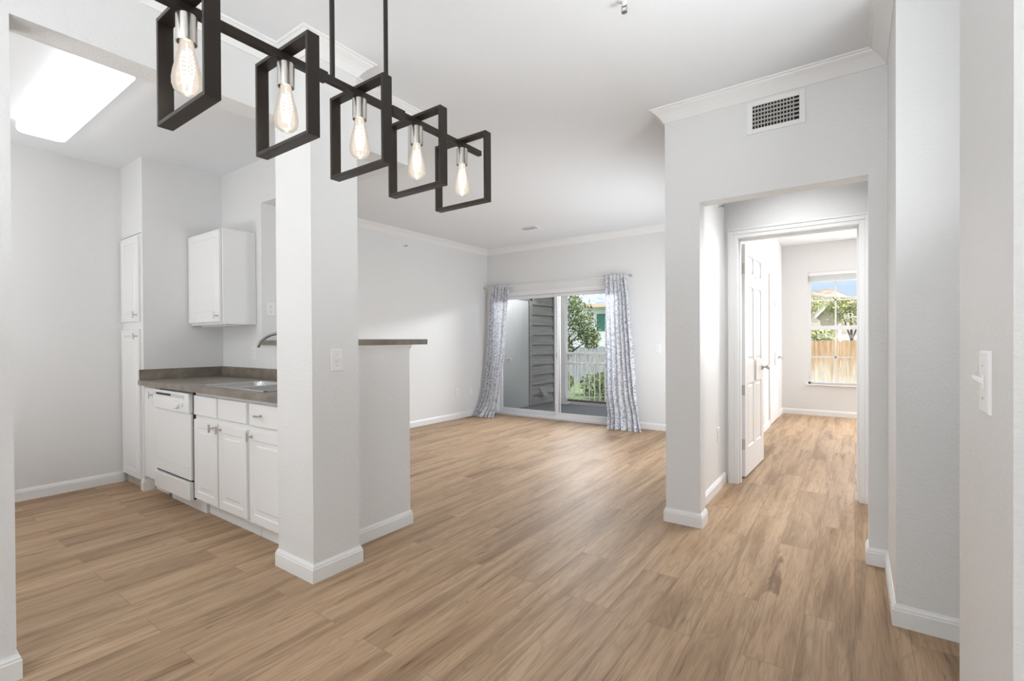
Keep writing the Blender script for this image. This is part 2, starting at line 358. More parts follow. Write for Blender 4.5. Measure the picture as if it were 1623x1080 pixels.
# baseboards
BP = [(0, 0), (.013, 0), (.013, .066), (.0105, .070), (.010, .077), (.006, .084), (.004, .090), (0, .090)]
def base(name, *paths):
    b = MB()
    for p in paths: b.sweep(p, BP)
    return struct(b.build(name, TRIM))
base('baseboard_kitchen', [(-5.175, 1.435), (-5.175, -2.3)], [(-4.69, 1.50), (-4.69, 1.435), (-4.735, 1.435)])
base('baseboard_pillar', [(-5.015, 2.18), (-2.385, 2.18), (-2.385, 1.64), (-2.195, 1.64), (-2.195, 1.366), (-2.523, 1.366), (-2.523, 1.42)])
base('baseboard_living_left', [(DX0-.06, 6.32), (-5.015, 6.32), (-5.015, 2.18)])
base('baseboard_hall', [(-.89, 4.32), (-.89, 3.30), (-.80, 3.30), (-.80, 3.18), (-1.02, 3.18), (-1.02, 6.32), (DX1+.06, 6.32)])
base('baseboard_right', [(.9, 2.565), (.14, 2.565), (.14, 3.18), (.06, 3.18), (.06, 3.30), (.12, 3.30), (.12, 4.32)])
base('baseboard_entry_left', [(-2.58, .361), (-2.44, .361), (-2.44, -2.3)])
base('baseboard_entry_right', [(.9, 1.04), (.197, 1.04), (.197, 1.50), (.9, 1.50)])
base('baseboard_bedroom', [(2.6, 8.92), (-.965, 8.92), (-.965, 8.47)], [(-.965, 7.45), (-.965, 4.46)])
# crown moulding
CP = [(0, H-.082), (.006, H-.082), (.010, H-.074), (.014, H-.068), (.018, H-.062), (.028, H-.048), (.042, H-.032), (.056, H-.022), (.064, H-.016), (.066, H-.010), (.076, H-.008), (.080, H), (0, H)]
struct(MB().sweep([(.9, 2.565), (.14, 2.565), (.14, 3.18), (-1.02, 3.18), (-1.02, 6.32), (-5.015, 6.32), (-5.015, 2.18), (-2.385, 2.18), (-2.385, 1.64), (-2.195, 1.64), (-2.195, 1.366), (-2.44, 1.366), (-2.44, -2.3)], CP).build('trim_1', TRIM))

# bedroom doorway: jambs, stops and casing
b = MB().box(-.80, -.784, 4.325, 4.455, 0, 2.045).box(.024, .04, 4.325, 4.455, 0, 2.045).box(-.784, .024, 4.325, 4.455, 2.03, 2.045)
b.box(-.784, -.772, 4.36, 4.40, 0, 2.03).box(.012, .024, 4.36, 4.40, 0, 2.03).box(-.772, .012, 4.36, 4.40, 2.018, 2.03)
for y, sg in ((4.33, -1), (4.45, 1)):
    # casing built as stepped boards with mitre look
    for o0, o1, t in ((0, .030, .010), (.030, .062, .014), (.062, .072, .018)):
        b.box(-.790-o1, -.790-o0, y, y+sg*t, 0, 2.038+o1); b.box(.030+o0, min(.030+o1, .102), y, y+sg*t, 0, 2.038+o1); b.box(-.790-o0, .030+o0, y, y+sg*t, 2.038+o0, 2.038+o1)
struct(b.build('trim_2', TRIM, bevel=.002))

# ------------------------------------------------------------------ bedroom door leaf and closet door
CASE6 = [(0, 0), (.006, .009), (.016, .011), (.034, .004)]
def six_panel(w, h, t):
    """leaf in local space: x 0..w, y 0..t, z 0..h"""
    b = MB(); st = .115; mul_ = .11; pw = (w-2*st-mul_)/2
    zs = [(.24, .80), (1.00, 1.66), (1.78, 1.93)]
    xs = [(st, st+pw), (st+pw+mul_, w-st)]
    b.box(0, st, 0, t, 0, h); b.box(w-st, w, 0, t, 0, h); b.box(st+pw, st+pw+mul_, 0, t, zs[0][0], zs[2][1])
    edges = [0, zs[0][0], zs[0][1], zs[1][0], zs[1][1], zs[2][0], zs[2][1], h]
    for i in (0, 2, 4, 6):
        if edges[i+1] > edges[i]: b.box(st, w-st, 0, t, edges[i], edges[i+1])
    for a, c in zs:
        for p, q in xs:
            b.panel(p, q, a, c, 0, CASE6, -1); b.panel(p, q, a, c, t, CASE6, 1)
    return b
def knob_mesh(sg):
    # axis along local y, out of the leaf towards sg
    return MB().lathe([(.030, 0), (.031, sg*.004), (.026, sg*.009), (.012, sg*.012), (.010, sg*.030), (.016, sg*.036), (.025, sg*.046), (.026, sg*.054), (.020, sg*.062), (.004, sg*.065)], axis='y')
leaf = empty('door_1', (-.768, 4.54, .012)); struct(leaf)
ang = math.atan2(5.35-4.54, -.737+.768); leaf.rotation_euler = (0, 0, ang)
o = six_panel(.80, 2.015, .036).build('door_panel', DOORP, leaf, bevel=.0015)
for sg, y in ((-1, 0), (1, .036)):
    k = knob_mesh(sg).build('door_knob', NICKEL, leaf, smooth=True); k.location = (.735, y, .92); k['label'] = 'satin nickel round knob'
hg = MB()
for z in (.28, .75, 1.80):
    hg = MB().box(-.003, 0, .002, .034, z-.045, z+.045).tube([(-.008, .040, z-.045), (-.008, .040, z+.045)], .006, 8).box(-.05, -.006, .037, .041, z-.045, z+.045)
    hg.build('hinge', NICKEL, leaf)
# closet door in the bedroom's left wall
d2 = empty('door_2', (-.965, 7.52, .012)); struct(d2); d2.rotation_euler = (0, 0, R(90))
six_panel(.86, 2.02, .02).xf(Matrix.Translation((0, -.014, 0))).build('door_panel', DOORP, d2, bevel=.0015)
k = knob_mesh(-1).build('door_knob', NICKEL, d2, smooth=True); k.location = (.80, -.014, .92)
b = MB()
for o0, o1, t in ((0, .03, .012), (.03, .062, .017)):
    b.box(-.965, -.965+t, 7.51-o1, 7.51-o0, 0, 2.045+o1).box(-.965, -.965+t, 8.39+o0, 8.39+o1, 0, 2.045+o1).box(-.965, -.965+t, 7.51-o0, 8.39+o0, 2.045+o0, 2.045+o1)
struct(b.build('trim_3', TRIM, bevel=.002))
ds = MB().tube([(-.952, 6.2, .06), (-.90, 6.2, .055)], .006, 8).lathe([(.004, .0), (.010, .002), (.010, .014), (.002, .016)], (-.90, 6.2, .055), 'x', 10)
tag(ds.build('door_stop', PLATE), 'small door stop on baseboard behind open bedroom door', 'door stop')

# ------------------------------------------------------------------ bedroom window
w1 = empty('window_1', ((WX0+WX1)/2, 8.97, WZ0)); struct(w1)
b = MB(); ww = .035; ym = 8.95
x0, x1 = WX0, WX1
b.box(x0, x0+ww, ym, ym+.07, WZ0, WZ1).box(x1-ww, x1, ym, ym+.07, WZ0, WZ1).box(x0, x1, ym, ym+.07, WZ0, WZ0+.03).box(x0, x1, ym, ym+.07, WZ1-.03, WZ1)
zmid = 1.375
b.box(x0+ww, x1-ww, ym+.005, ym+.05, zmid-.03, zmid+.032)
part(b, 'window_frame', ALU, w1, bevel=.002)
b = MB(); xc = (x0+x1)/2
for z0, z1 in ((WZ0+.03, zmid-.03), (zmid+.032, WZ1-.03)):
    b.box(xc-.011, xc+.011, ym+.022, ym+.036, z0, z1)
b.box(x0+ww, x1-ww, ym+.022, ym+.036, .908, .928).box(x0+ww, x1-ww, ym+.022, ym+.036, 1.797, 1.819)
part(b, 'muntin_grid', ALU, w1)
part(MB().box(x0+ww, x1-ww, ym+.026, ym+.031, WZ0+.03, WZ1-.03), 'glass_pane', GLASS, w1)
b = MB().box(x0-.03, x1+.03, 8.885, 8.955, WZ0-.022, WZ0)
part(b, 'window_sill', TRIM, w1, bevel=.003)
bl = empty('mini_blind', ((x0+x1)/2, 8.93, 2.10))
part(MB().box(x0+.004, x1-.004, 8.918, 8.946, 2.195, 2.248), 'head_rail', PLATE, bl, bevel=.002)
s_ = MB()
for i in range(12): s_.box(x0+.008, x1-.008, 8.920, 8.945, 2.112+i*.0068, 2.1155+i*.0068)
part(s_, 'slat_stack', PLATE, bl)
part(MB().box(x0+.008, x1-.008, 8.920, 8.945, 2.092, 2.108), 'bottom_rail', PLATE, bl, bevel=.002)
tag(bl, 'white mini blind raised to the top of the bedroom window', 'blind')

# ------------------------------------------------------------------ sliding glass door
sd = empty('door_3', ((DX0+DX1)/2, 6.39, 0)); struct(sd)
b = MB()
b.box(DX0, DX0+.04, 6.315, 6.45, 0, DZ).box(DX1-.04, DX1, 6.315, 6.45, 0, DZ).box(DX0, DX1, 6.315, 6.45, DZ-.035, DZ).box(DX0, DX1, 6.30, 6.45, 0, .032)
for y in (6.345, 6.385, 6.42): b.box(DX0+.04, DX1-.04, y, y+.006, .032, .046)
part(b, 'door_frame', ALU, sd, bevel=.002)
XM = -3.655
def panel_frame(xa, xb, y, name):
    s = .055; q = MB().box(xa, xa+s, y, y+.03, .046, DZ-.037).box(xb-s, xb, y, y+.03, .046, DZ-.037).box(xa+s, xb-s, y, y+.03, .046, .10).box(xa+s, xb-s, y, y+.03, DZ-.085, DZ-.037)
    o = part(q, name, ALU, sd, bevel=.003)
    sub(MB().box(xa+s, xb-s, y+.012, y+.018, .10, DZ-.085), 'glass_pane', GLASS, o); return o
pf = panel_frame(DX0+.04, XM-.01, 6.395, 'fixed_panel')
pf2 = panel_frame(XM-.075, DX1-.04, 6.35, 'sliding_panel')
sub(MB().box(XM-.035, XM-.021, 6.335, 6.352, .93, 1.02), 'pull_handle', NICKEL, pf2, bevel=.002)
# casing lintel strip over the door
b = MB().box(DX0-.03, DX1+.05, 6.306, 6.322, DZ-.004, DZ+.028).box(DX1, DX1+.05, 6.306, 6.322, 0, DZ)
struct(b.build('trim_4', TRIM, bevel=.002))

# curtain rod with finials and brackets
cr_ = empty('curtain_rod', (-3.75, 6.235, 2.075))
part(MB().tube([(-4.97, 6.235, 2.078), (-2.50, 6.235, 2.078)], .008, 12), 'rod', ALU, cr_, smooth=True)
for x, sg in ((-4.97, -1), (-2.50, 1)):
    part(MB().lathe([(.009, 0), (.014, sg*.004), (.014, sg*.012), (.008, sg*.016), (.020, sg*.028), (.022, sg*.040), (.016, sg*.052), (.003, sg*.056)], (x, 6.235, 2.078), 'x', 16), 'finial', NICKEL, cr_, smooth=True)
for x in (-4.90, -3.70, -2.56):
    part(MB().box(x-.006, x+.006, 6.235, 6.32, 2.062, 2.072).box(x-.012, x+.012, 6.312, 6.32, 2.04, 2.10), 'bracket', ALU, cr_)
tag(cr_, 'thin pale curtain rod above the sliding glass door', 'curtain rod')

def curtain(name, rows, folds, label, seed, top=2.105):
    """rows: (z, x_left, x_right, y, fold amplitude) from the top down"""
    rnd = random.Random(seed); nu, nv = folds*14, 90; vs = []; uvs = []
    ph = [rnd.uniform(-.5, .5) for _ in range(folds+2)]
    def interp(z):
        for i in range(len(rows)-1):
            a, c = rows[i], rows[i+1]
            if a[0] >= z >= c[0]:
                t = (a[0]-z)/(a[0]-c[0]); t2 = t*t*(3-2*t)*.5+t*.5
                return [a[k]+(c[k]-a[k])*t2 for k in range(1, 5)]
        return rows[-1][1:]
    for j in range(nv+1):
        z = top*(1-j/nv)
        xl, xr, y, am = interp(z)
        low = max(0, 1-z/.35)
        for i in range(nu+1):
            u = i/nu; q = u*folds; k = min(int(q), folds)
            wob = .18*math.sin(3.1*u*folds*.37+z*1.7+seed)+.10*math.sin(z*3.3+q)
            a = 2*math.pi*(q+wob*(1-.7*math.exp(-(top-z)*8)))
            x = xl+(xr-xl)*u+am*.25*math.sin(2*a+ph[k])
            yy = y+am*math.sin(a)+am*.35*math.sin(2.3*a*.5+ph[k]*3)-low*.035*(1+math.sin(q*1.9+seed))*(.6+.4*math.sin(5*u))
            zz = max(.004, z+ (0.012*math.sin(9*u+seed) if j > nv-3 else 0))
            if j == 0: zz += .006*math.sin(a*1.7)
            vs.append((x, yy, zz)); uvs.append((u*1.3, z))
    fs = [(j*(nu+1)+i, j*(nu+1)+i+1, (j+1)*(nu+1)+i+1, (j+1)*(nu+1)+i) for j in range(nv) for i in range(nu)]
    me = bpy.data.meshes.new(name); me.from_pydata(vs, [], fs); ul = me.uv_layers.new(name='UVMap')
    for lp in me.loops: ul.data[lp.index].uv = uvs[lp.vertex_index]
    for p in me.polygons: p.use_smooth = True
    me.materials.append(CURT); o = bpy.data.objects.new(name, me); C.objects.link(o)
    return tag(o, label, 'curtain', 'curtain panels at the sliding door')
curtain('curtain', [(2.11, -4.85, -4.50, 6.235, .018), (1.7, -4.87, -4.515, 6.22, .026), (1.0, -4.90, -4.55, 6.20, .030), (.5, -4.955, -4.60, 6.15, .032), (.22, -4.975, -4.60, 6.08, .035), (0, -4.985, -4.54, 5.90, .045)], 6,
        'white grey-patterned curtain panel nearer the living room corner, hem swept left', 3)
curtain('curtain', [(2.11, -2.86, -2.54, 6.235, .018), (1.7, -2.845, -2.49, 6.215, .026), (1.0, -2.825, -2.425, 6.19, .032), (.5, -2.80, -2.37, 6.15, .036), (.15, -2.73, -2.30, 6.12, .04), (0, -2.70, -2.25, 6.06, .055)], 6,
        'white grey-patterned curtain panel on the side of the door nearer the hallway', 11)

# ------------------------------------------------------------------ kitchen: pantry, wall cabinet, base run
DP = [(0, .003), (.003, 0), (.052, 0), (.060, .006), (.070, .007), (.090, .001)]
def slab_door(x0, x1, z0, z1, y, t=.018, prof=DP):
    return MB().box(x0, x1, y+.004, y+t, z0, z1).panel(x0, x1, z0, z1, y, prof, -1)
FP = [(0, .004), (.004, 0), (.010, 0)]
def pull(x, y, z, vert=True):
    b = MB().tube([(x, y, z), (x, y-.026, z)], .0045, 10).lathe([(.009, -.001), (.009, -.003), (.005, -.005)], (x, y, z), 'y', 12)
    L_ = .026
    if vert: b.tube([(x, y-.028, z-L_), (x, y-.028, z+L_)], .0065, 12)
    else: b.tube([(x-L_, y-.028, z), (x+L_, y-.028, z)], .0065, 12)
    return b
pn = empty('pantry_cabinet', (-4.95, 1.44, 0))
part(MB().box(-5.172, -4.722, 1.437, 2.02, .075, 2.095), 'body', CAB, pn, bevel=.002)
part(MB().box(-5.172, -4.722, 1.455, 2.02, 0, .075), 'toe_kick', mottled('toe_wood', (.45, .40, .35), (.6, .56, .5), 8, .6), pn)
for z0, z1, hz in ((.085, 1.312, 1.255), (1.375, 2.075, 1.43)):
    d = part(slab_door(-5.150, -4.742, z0, z1, 1.418), 'door', CAB, pn, smooth=False)
    sub(pull(-4.775, 1.418, hz), 'handle', NICKEL, d, smooth=True)
tag(pn, 'tall white pantry cabinet with two stacked doors in the kitchen corner', 'cabinet')
wc = empty('wall_cabinet', (-4.38, 1.9, 1.345))
part(MB().box(-4.688, -4.085, 1.778, 2.038, 1.345, 2.112), 'body', CAB, wc, bevel=.002)
d = part(slab_door(-4.678, -4.10, 1.365, 2.10, 1.758), 'door', CAB, wc)
sub(pull(-4.135, 1.758, 1.415), 'handle', NICKEL, d, smooth=True)
part(MB().box(-4.60, -4.16, 1.83, 1.98, 1.333, 1.345), 'underside_rail', CAB, wc, bevel=.002)
tag(wc, 'white wall cabinet with one raised-panel door hanging above the countertop', 'cabinet')

YF = 1.432   # face-frame plane
def base_cab(name, x0, x1, label, doors, drawers, toe=True):
    c = empty(name, ((x0+x1)/2, 1.6, 0))
    yb0 = YF+.018
    part(MB().box(x0, x0+.016, yb0, 2.03, .10, .858).box(x1-.016, x1, yb0, 2.03, .10, .858).box(x0+.016, x1-.016, yb0, 2.03, .10, .116).box(x0+.016, x1-.016, 2.022, 2.03, .116, .858).box(x0+.016, x1-.016, yb0, yb0+.018, .116, .858), 'body', CAB, c, bevel=.001)
    part(MB().box(max(x0+.002, -3.695), x1-.002, 1.508, 1.53, 0, .10), 'toe_kick', CAB, c)
    for xa, xb, za, zb, hx, hz in doors:
        d = part(slab_door(xa, xb, za, zb, YF), 'door', CAB, c)
        if hx is not None: sub(pull(hx, YF, hz), 'handle', NICKEL, d, smooth=True)
    for xa, xb, za, zb, hx, hz in drawers:
        d = part(slab_door(xa, xb, za, zb, YF, prof=FP), 'drawer_front', CAB, c)
        if hx is not None: sub(pull(hx, YF, hz, False), 'handle', NICKEL, d, smooth=True)
    return tag(c, label, 'cabinet', 'white base cabinets under the countertop')
base_cab('base_cabinet', -3.755, -2.985, 'white sink base cabinet with a pair of raised-panel doors beside the dishwasher',
         [(-3.745, -3.392, .118, .668, -3.445, .635), (-3.372, -3.004, .118, .668, -3.340, .635)],
         [(-3.745, -3.400, .700, .835, None, 0), (-3.380, -3.006, .700, .835, None, 0)])
base_cab('base_cabinet', -2.983, -2.532, 'white base cabinet with one drawer over one door, against the pillar',
         [(-2.970, -2.545, .118, .668, -2.940, .635)], [(-2.970, -2.545, .700, .835, -2.83, .768)])
c = empty('filler_cabinet', (-4.55, 1.6, 0))
part(MB().box(-4.688, -4.412, YF+.018, 2.03, .12, .858), 'body', CAB, c, bevel=.001)
d = part(MB().box(-4.672, -4.418, YF+.0, YF+.018, .125, .845), 'door', CAB, c, bevel=.002)
sub(pull(-4.50, YF, .79), 'handle', NICKEL, d, smooth=True)
part(MB().box(-4.680, -4.412, 1.51, 1.53, 0, .12), 'toe_kick', CAB, c)
tag(c, 'narrow white base cabinet squeezed between the pantry wall and the dishwasher', 'cabinet')

# dishwasher
dw = empty('dishwasher', (-4.08, 1.6, 0))
part(MB().box(-4.408, -3.760, 1.45, 2.02, .10, .855), 'tub', plain('tub_grey', (.25, .25, .25), .5), dw)
cp = part(MB().box(-4.405, -3.765, 1.405, 1.45, .705, .846), 'control_panel', APPL, dw, bevel=.006)
sub(MB().box(-4.385, -3.83, 1.4035, 1.41, .805, .83), 'handle_recess', plain('panel_shade', (.6, .6, .61), .4), cp, bevel=.001)
sub(MB().box(-4.33, -4.06, 1.4020, 1.41, .812, .826), 'handle_slot', DARKSLOT, cp)
sub(MB().lathe([(.026, 0), (.026, -.008), (.020, -.018), (.004, -.019)], (-3.93, 1.405, .757), 'y', 20), 'dial_knob', APPL, cp, smooth=True)
MARK = plain('mark_grey', (.35, .36, .37), .5)
for q in ((-4.01, -3.99, .722, .728), (-3.97, -3.95, .722, .728), (-3.86, -3.855, .745, .77)):
    sub(MB().box(q[0], q[1], 1.403, 1.406, q[2], q[3]), 'panel_mark', MARK, cp)
dd = part(MB().box(-4.405, -3.765, 1.420, 1.45, .235, .702), 'door', APPL, dw, bevel=.004)
sub(MB().box(-4.38, -3.79, 1.4185, 1.421, .315, .32), 'door_crease', plain('crease', (.7, .7, .7), .4), dd)
part(MB().box(-4.405, -3.765, 1.408, 1.45, .095, .222), 'access_panel', APPL, dw, bevel=.004)
part(MB().box(-4.30, -3.70, 1.49, 1.51, 0, .098), 'toe_kick', CAB, dw, bevel=.002)
part(MB().box(-4.40, -3.77, 1.43, 1.45, .222, .235), 'door_gasket', DARKSLOT, dw)
part(MB().box(-3.765, -3.757, 1.436, 1.45, .10, .85), 'side_gap_shade', DARKSLOT, dw)  # dark strip painted in for the shade of the gap beside the cabinet
tag(dw, 'white built-in dishwasher with dial and control panel under the countertop', 'dishwasher')

# countertop with sink cut-out and backsplash
ct = empty('countertop', (-3.6, 1.7, .9))
SX0, SX1, SY0, SY1 = -3.72, -2.88, 1.475, 1.93
b = MB().box(-4.688, SX0, 1.395, 2.038, .862, .900).box(SX1, -2.534, 1.395, 2.038, .862, .900).box(SX0, SX1, 1.395, SY0, .862, .900).box(SX0, SX1, SY1, 2.038, .862, .900)
part(b, 'worktop', LAMIN, ct)
part(MB().box(-4.688, -4.668, 1.400, 2.038, .900, .984).box(-4.668, -2.534, 2.018, 2.038, .900, .984), 'backsplash', LAMIN, ct, bevel=.002)
tag(ct, 'taupe mottled laminate countertop with short backsplash over the white base cabinets', 'countertop')
sk = empty('kitchen_sink', ((SX0+SX1)/2, 1.7, .9))
b = MB(); rim = .022
b.box(SX0-.01, SX1+.01, SY0-.01, SY0+rim, .8995, .905).box(SX0-.01, SX1+.01, SY1-.06, SY1+.01, .8995, .905).box(SX0-.01, SX0+rim, SY0, SY1, .8995, .905).box(SX1-rim, SX1+.01, SY0, SY1, .8995, .905)
xm = (SX0+SX1)/2; b.box(xm-.018, xm+.018, SY0, SY1, .8995, .904)
part(b, 'rim', STEEL, sk, bevel=.002)
for xa, xb in ((SX0+rim, xm-.018), (xm+.018, SX1-rim)):
    b = MB(); ya, yb = SY0+rim, SY1-.06
    rings = []
    def rr(x0_, x1_, y0_, y1_, z, r, n=5):
        pts = []
        for cx, cy_, a0 in ((x1_-r, y1_-r, 0), (x0_+r, y1_-r, 90), (x0_+r, y0_+r, 180), (x1_-r, y0_+r, 270)):
            for k in range(n+1):
                a = R(a0+90*k/n); pts.append((cx+r*math.cos(a), cy_+r*math.sin(a), z))
        return pts
    L_ = [rr(xa, xb, ya, yb, .903, .05), rr(xa+.003, xb-.003, ya+.003, yb-.003, .895, .05), rr(xa+.015, xb-.015, ya+.015, yb-.015, .76, .06), rr(xa+.05, xb-.05, ya+.05, yb-.05, .745, .05)]
    n = len(L_[0]); b.add([v for q in L_ for v in q], [(i*n+k, i*n+(k+1) % n, (i+1)*n+(k+1) % n, (i+1)*n+k) for i in range(3) for k in range(n)]+[tuple(3*n+k for k in range(n))])
    bo = part(b, 'bowl', STEEL, sk, smooth=True, recalc=False)
    sub(MB().lathe([(.04, .7455), (.04, .748), (.03, .748), (.028, .744)], ((xa+xb)/2, (ya+yb)/2, 0), 'z', 20), 'drain', CHROME, bo, smooth=True)
tag(sk, 'double-bowl stainless steel sink set into the taupe countertop', 'sink')
fc = empty('kitchen_faucet', (-3.28, 1.965, .9))
part(MB().lathe([(.028, .900), (.028, .91), (.020, .93), (.017, .99), (.013, 1.0)], (-3.28, 1.965, 0), 'z', 20), 'faucet_base', CHROME, fc, smooth=True)
pts = [(-3.28, 1.965, .99), (-3.28, 1.965, 1.08)]
for i in range(0, 15):
    a = math.pi*i/14*.97; pts.append((-3.28-.215*(1-math.cos(a)), 1.965-.055*(1-math.cos(a)), 1.12+.145*math.sin(a)))
pts = pts[:-1]
part(MB().tube(pts, .0125, 14), 'spout', CHROME, fc, smooth=True)
part(MB().tube([(-3.28, 1.965, .97), (-3.23, 1.93, 1.0), (-3.19, 1.90, 1.01)], .007, 8), 'lever', CHROME, fc, smooth=True)
tag(fc, 'curved dark chrome faucet arching over the kitchen sink', 'faucet')

# raised bar top with moulding under it
bt = empty('bar_top', (-3.2, 2.1, 1.18))
part(MB().box(-4.0, -2.362, 2.015, 2.325, 1.1785, 1.214).box(-2.556, -2.362, 1.642, 2.015, 1.1785, 1.214), 'slab', LAMIN, bt, bevel=.002)
part(MB().sweep([(-4.0, 2.18), (-2.385, 2.18), (-2.385, 1.642)], [(0, 1.150), (.004, 1.150), (.006, 1.158), (.012, 1.166), (.013, 1.178), (0, 1.178)]), 'moulding', TRIM, bt)
tag(bt, 'raised taupe laminate bar top on the white half wall behind the pillar', 'bar top')

# ------------------------------------------------------------------ plates
def plate(kind, M, label, group=None, gang=1, brk=.070):
    w = brk*gang; o = empty('light_switch' if kind == 'switch' else ('outlet' if kind == 'outlet' else 'wall_plate'))
    MB().panel(-w/2, w/2, -.0575, .0575, -.006, [(0, .006), (.0015, .0015), (.004, 0)]).build('cover_plate', PLATE, o)
    if kind == 'switch':
        t = MB().box(-.006, .006, -.008, -.006, -.013, .013)
        t.build('toggle_bezel', PLATE, o)
        MB().add([(-.0045, -.006, -.006), (.0045, -.006, -.006), (.0045, -.006, .006), (-.0045, -.006, .006), (-.004, -.021, .006), (.004, -.021, .006), (.004, -.020, .013), (-.004, -.020, .013)],
                 [(0, 1, 2, 3), (4, 5, 6, 7), (0, 1, 5, 4), (1, 2, 6, 5), (2, 3, 7, 6), (3, 0, 4, 7)]).build('toggle', PLATE, o, bevel=.0008)
    if kind == 'outlet':
        for z in (-.020, .020):
            rc = MB().lathe([(.0165, -.006), (.0165, -.0078), (.014, -.008)], (0, 0, z), 'y', 20).build('receptacle', PLATE, o, smooth=True)
            MB().box(-.0075, -.0055, -.0083, -.0078, z-.003, z+.006).box(.0055, .0075, -.0083, -.0078, z-.003, z+.006).box(-.002, .002, -.0083, -.0078, z-.010, z-.006).build('slots', DARKSLOT, rc)
    for z in ((-.030, .030) if kind == 'switch' else (0,) if kind == 'outlet' else (-.045, .045)):
        MB().lathe([(.003, -.0058), (.003, -.0068), (.001, -.0072)], (0, 0, z), 'y', 10).build('screw', NICKEL, o)
    o.matrix_world = M
    return tag(o, label, 'switch' if kind == 'switch' else 'outlet' if kind == 'outlet' else 'wall plate', group or {'switch': 'white light switches', 'outlet': 'white wall outlets'}.get(kind))
def facing(loc, d):
    # local -y is the plate's front
    a = {'-y': 0, '+x': 90, '+y': 180, '-x': -90}[d]
    return Matrix.Translation(loc) @ Matrix.Rotation(R(a), 4, 'Z')
plate('switch', facing((-2.195, 1.505, 1.105), '+x'), 'white toggle switch plate on the side of the pillar')
plate('switch', facing((.197, 1.218, 1.12), '-x'), 'large white switch plate with toggle on the nearest right wall')
plate('switch', facing((-2.126, 6.32, 1.085), '-y'), 'white switch plate beside the curtain, right of the sliding door')
plate('outlet', facing((-4.14, 2.04, 1.108), '-y'), 'white outlet above the backsplash behind the faucet')
plate('outlet', facing((-4.0, 2.115, 1.478), '+x'), 'white outlet plate on the side of the pass-through opening')
plate('outlet', facing((-5.015, 5.551, .41), '+x'), 'white outlet low on the living room side wall, farther from the curtain')
plate('blank', facing((-5.015, 5.881, .40), '+x'), 'white wall plate low on the living room side wall, closer to the curtain')
plate('outlet', facing((-.89, 4.08, .44), '+x'), 'white outlet low on the short hallway wall before the bedroom door')

# sprinklers and small ceiling things
def sprinkler(loc, d, label):
    o = empty('sprinkler_head')
    MB().lathe([(.030, 0), (.030, -.003), (.016, -.008), (.010, -.012), (.008, -.030)], (0, 0, 0), 'y', 18).build('escutcheon', PLATE, o, smooth=True)
    MB().tube([(-.010, -.028, 0), (-.012, -.045, 0), (-.004, -.055, 0)], .002, 6).tube([(.010, -.028, 0), (.012, -.045, 0), (.004, -.055, 0)], .002, 6).box(-.011, .011, -.030, -.026, -.003, .003).build('yoke', CHROME, o)
    MB().lathe([(.013, -.055), (.013, -.057), (.003, -.058)], (0, 0, 0), 'y', 12).build('deflector', CHROME, o)
    o.matrix_world = facing(loc, d) if d != 'up' else Matrix.Translation(loc) @ Matrix.Rotation(R(90), 4, 'X')
    return tag(o, label, 'sprinkler', 'sprinkler heads')
sprinkler((-5.015, 4.496, 2.50), '+x', 'small sprinkler head high on the living room side wall')
sprinkler((-.89, 4.03, 2.247), '+x', 'small sprinkler head on the hallway wall above the bedroom door side')
sprinkler((-.965, 5.9, 2.50), '+x', 'small sprinkler head high inside the bedroom above the open door')
sprinkler((-.83, 2.035, H), 'up', 'small sprinkler head in the ceiling at the top of the photo')

# ceiling register in the living room
cv = empty('ceiling_vent', (-3.55, 5.4, H))
vx, vy = -3.55, 5.40
part(MB().box(vx-.14, vx+.14, vy-.09, vy+.09, H-.006, H-.0005), 'frame', TRIM, cv, bevel=.002)
b = MB().box(vx-.10, vx+.10, vy-.05, vy+.05, H-.0075, H-.006); part(b, 'opening', VDARK, cv)
for i in range(7):
    y = vy-.044+i*.0147; part(MB().box(vx-.10, vx+.10, y-.002, y+.002, H-.010, H-.0075), 'slat', TRIM, cv)
tag(cv, 'small white ceiling register above the living room near the sliding door', 'vent')

# wall grille above the hall opening
gv = empty('air_grille', (-.375, 3.18, 2.52))
gx0, gx1, gz0, gz1 = -.495, -.255, 2.453, 2.587; Y = 3.18
b = MB()
ox0, ox1, oz0, oz1 = gx0-.03, gx1+.03, gz0-.028, gz1+.028
b.box(ox0, gx0, Y-.006, Y-.0005, oz0, oz1).box(gx1, ox1, Y-.006, Y-.0005, oz0, oz1).box(gx0, gx1, Y-.006, Y-.0005, oz0, gz0).box(gx0, gx1, Y-.006, Y-.0005, gz1, oz1)
part(b, 'frame', TRIM, gv, bevel=.0015)
part(MB().box(gx0, gx1, Y-.0012, Y-.0006, gz0, gz1), 'duct_opening', VDARK, gv)
GB = plain('grille_blade', (.55, .53, .50), .5)
for i in range(13):
    x = gx0+.014+i*.0165; part(MB().box(x-.0022, x+.0022, Y-.0075, Y-.0035, gz0, gz1), 'blade', GB, gv)
for i in range(5):
    z = gz0+.0225+i*.0235; part(MB().box(gx0, gx1, Y-.0040, Y-.0013, z-.004, z+.004), 'crossbar', GB, gv)
tag(gv, 'white rectangular air grille above the hallway opening below the crown moulding', 'vent')

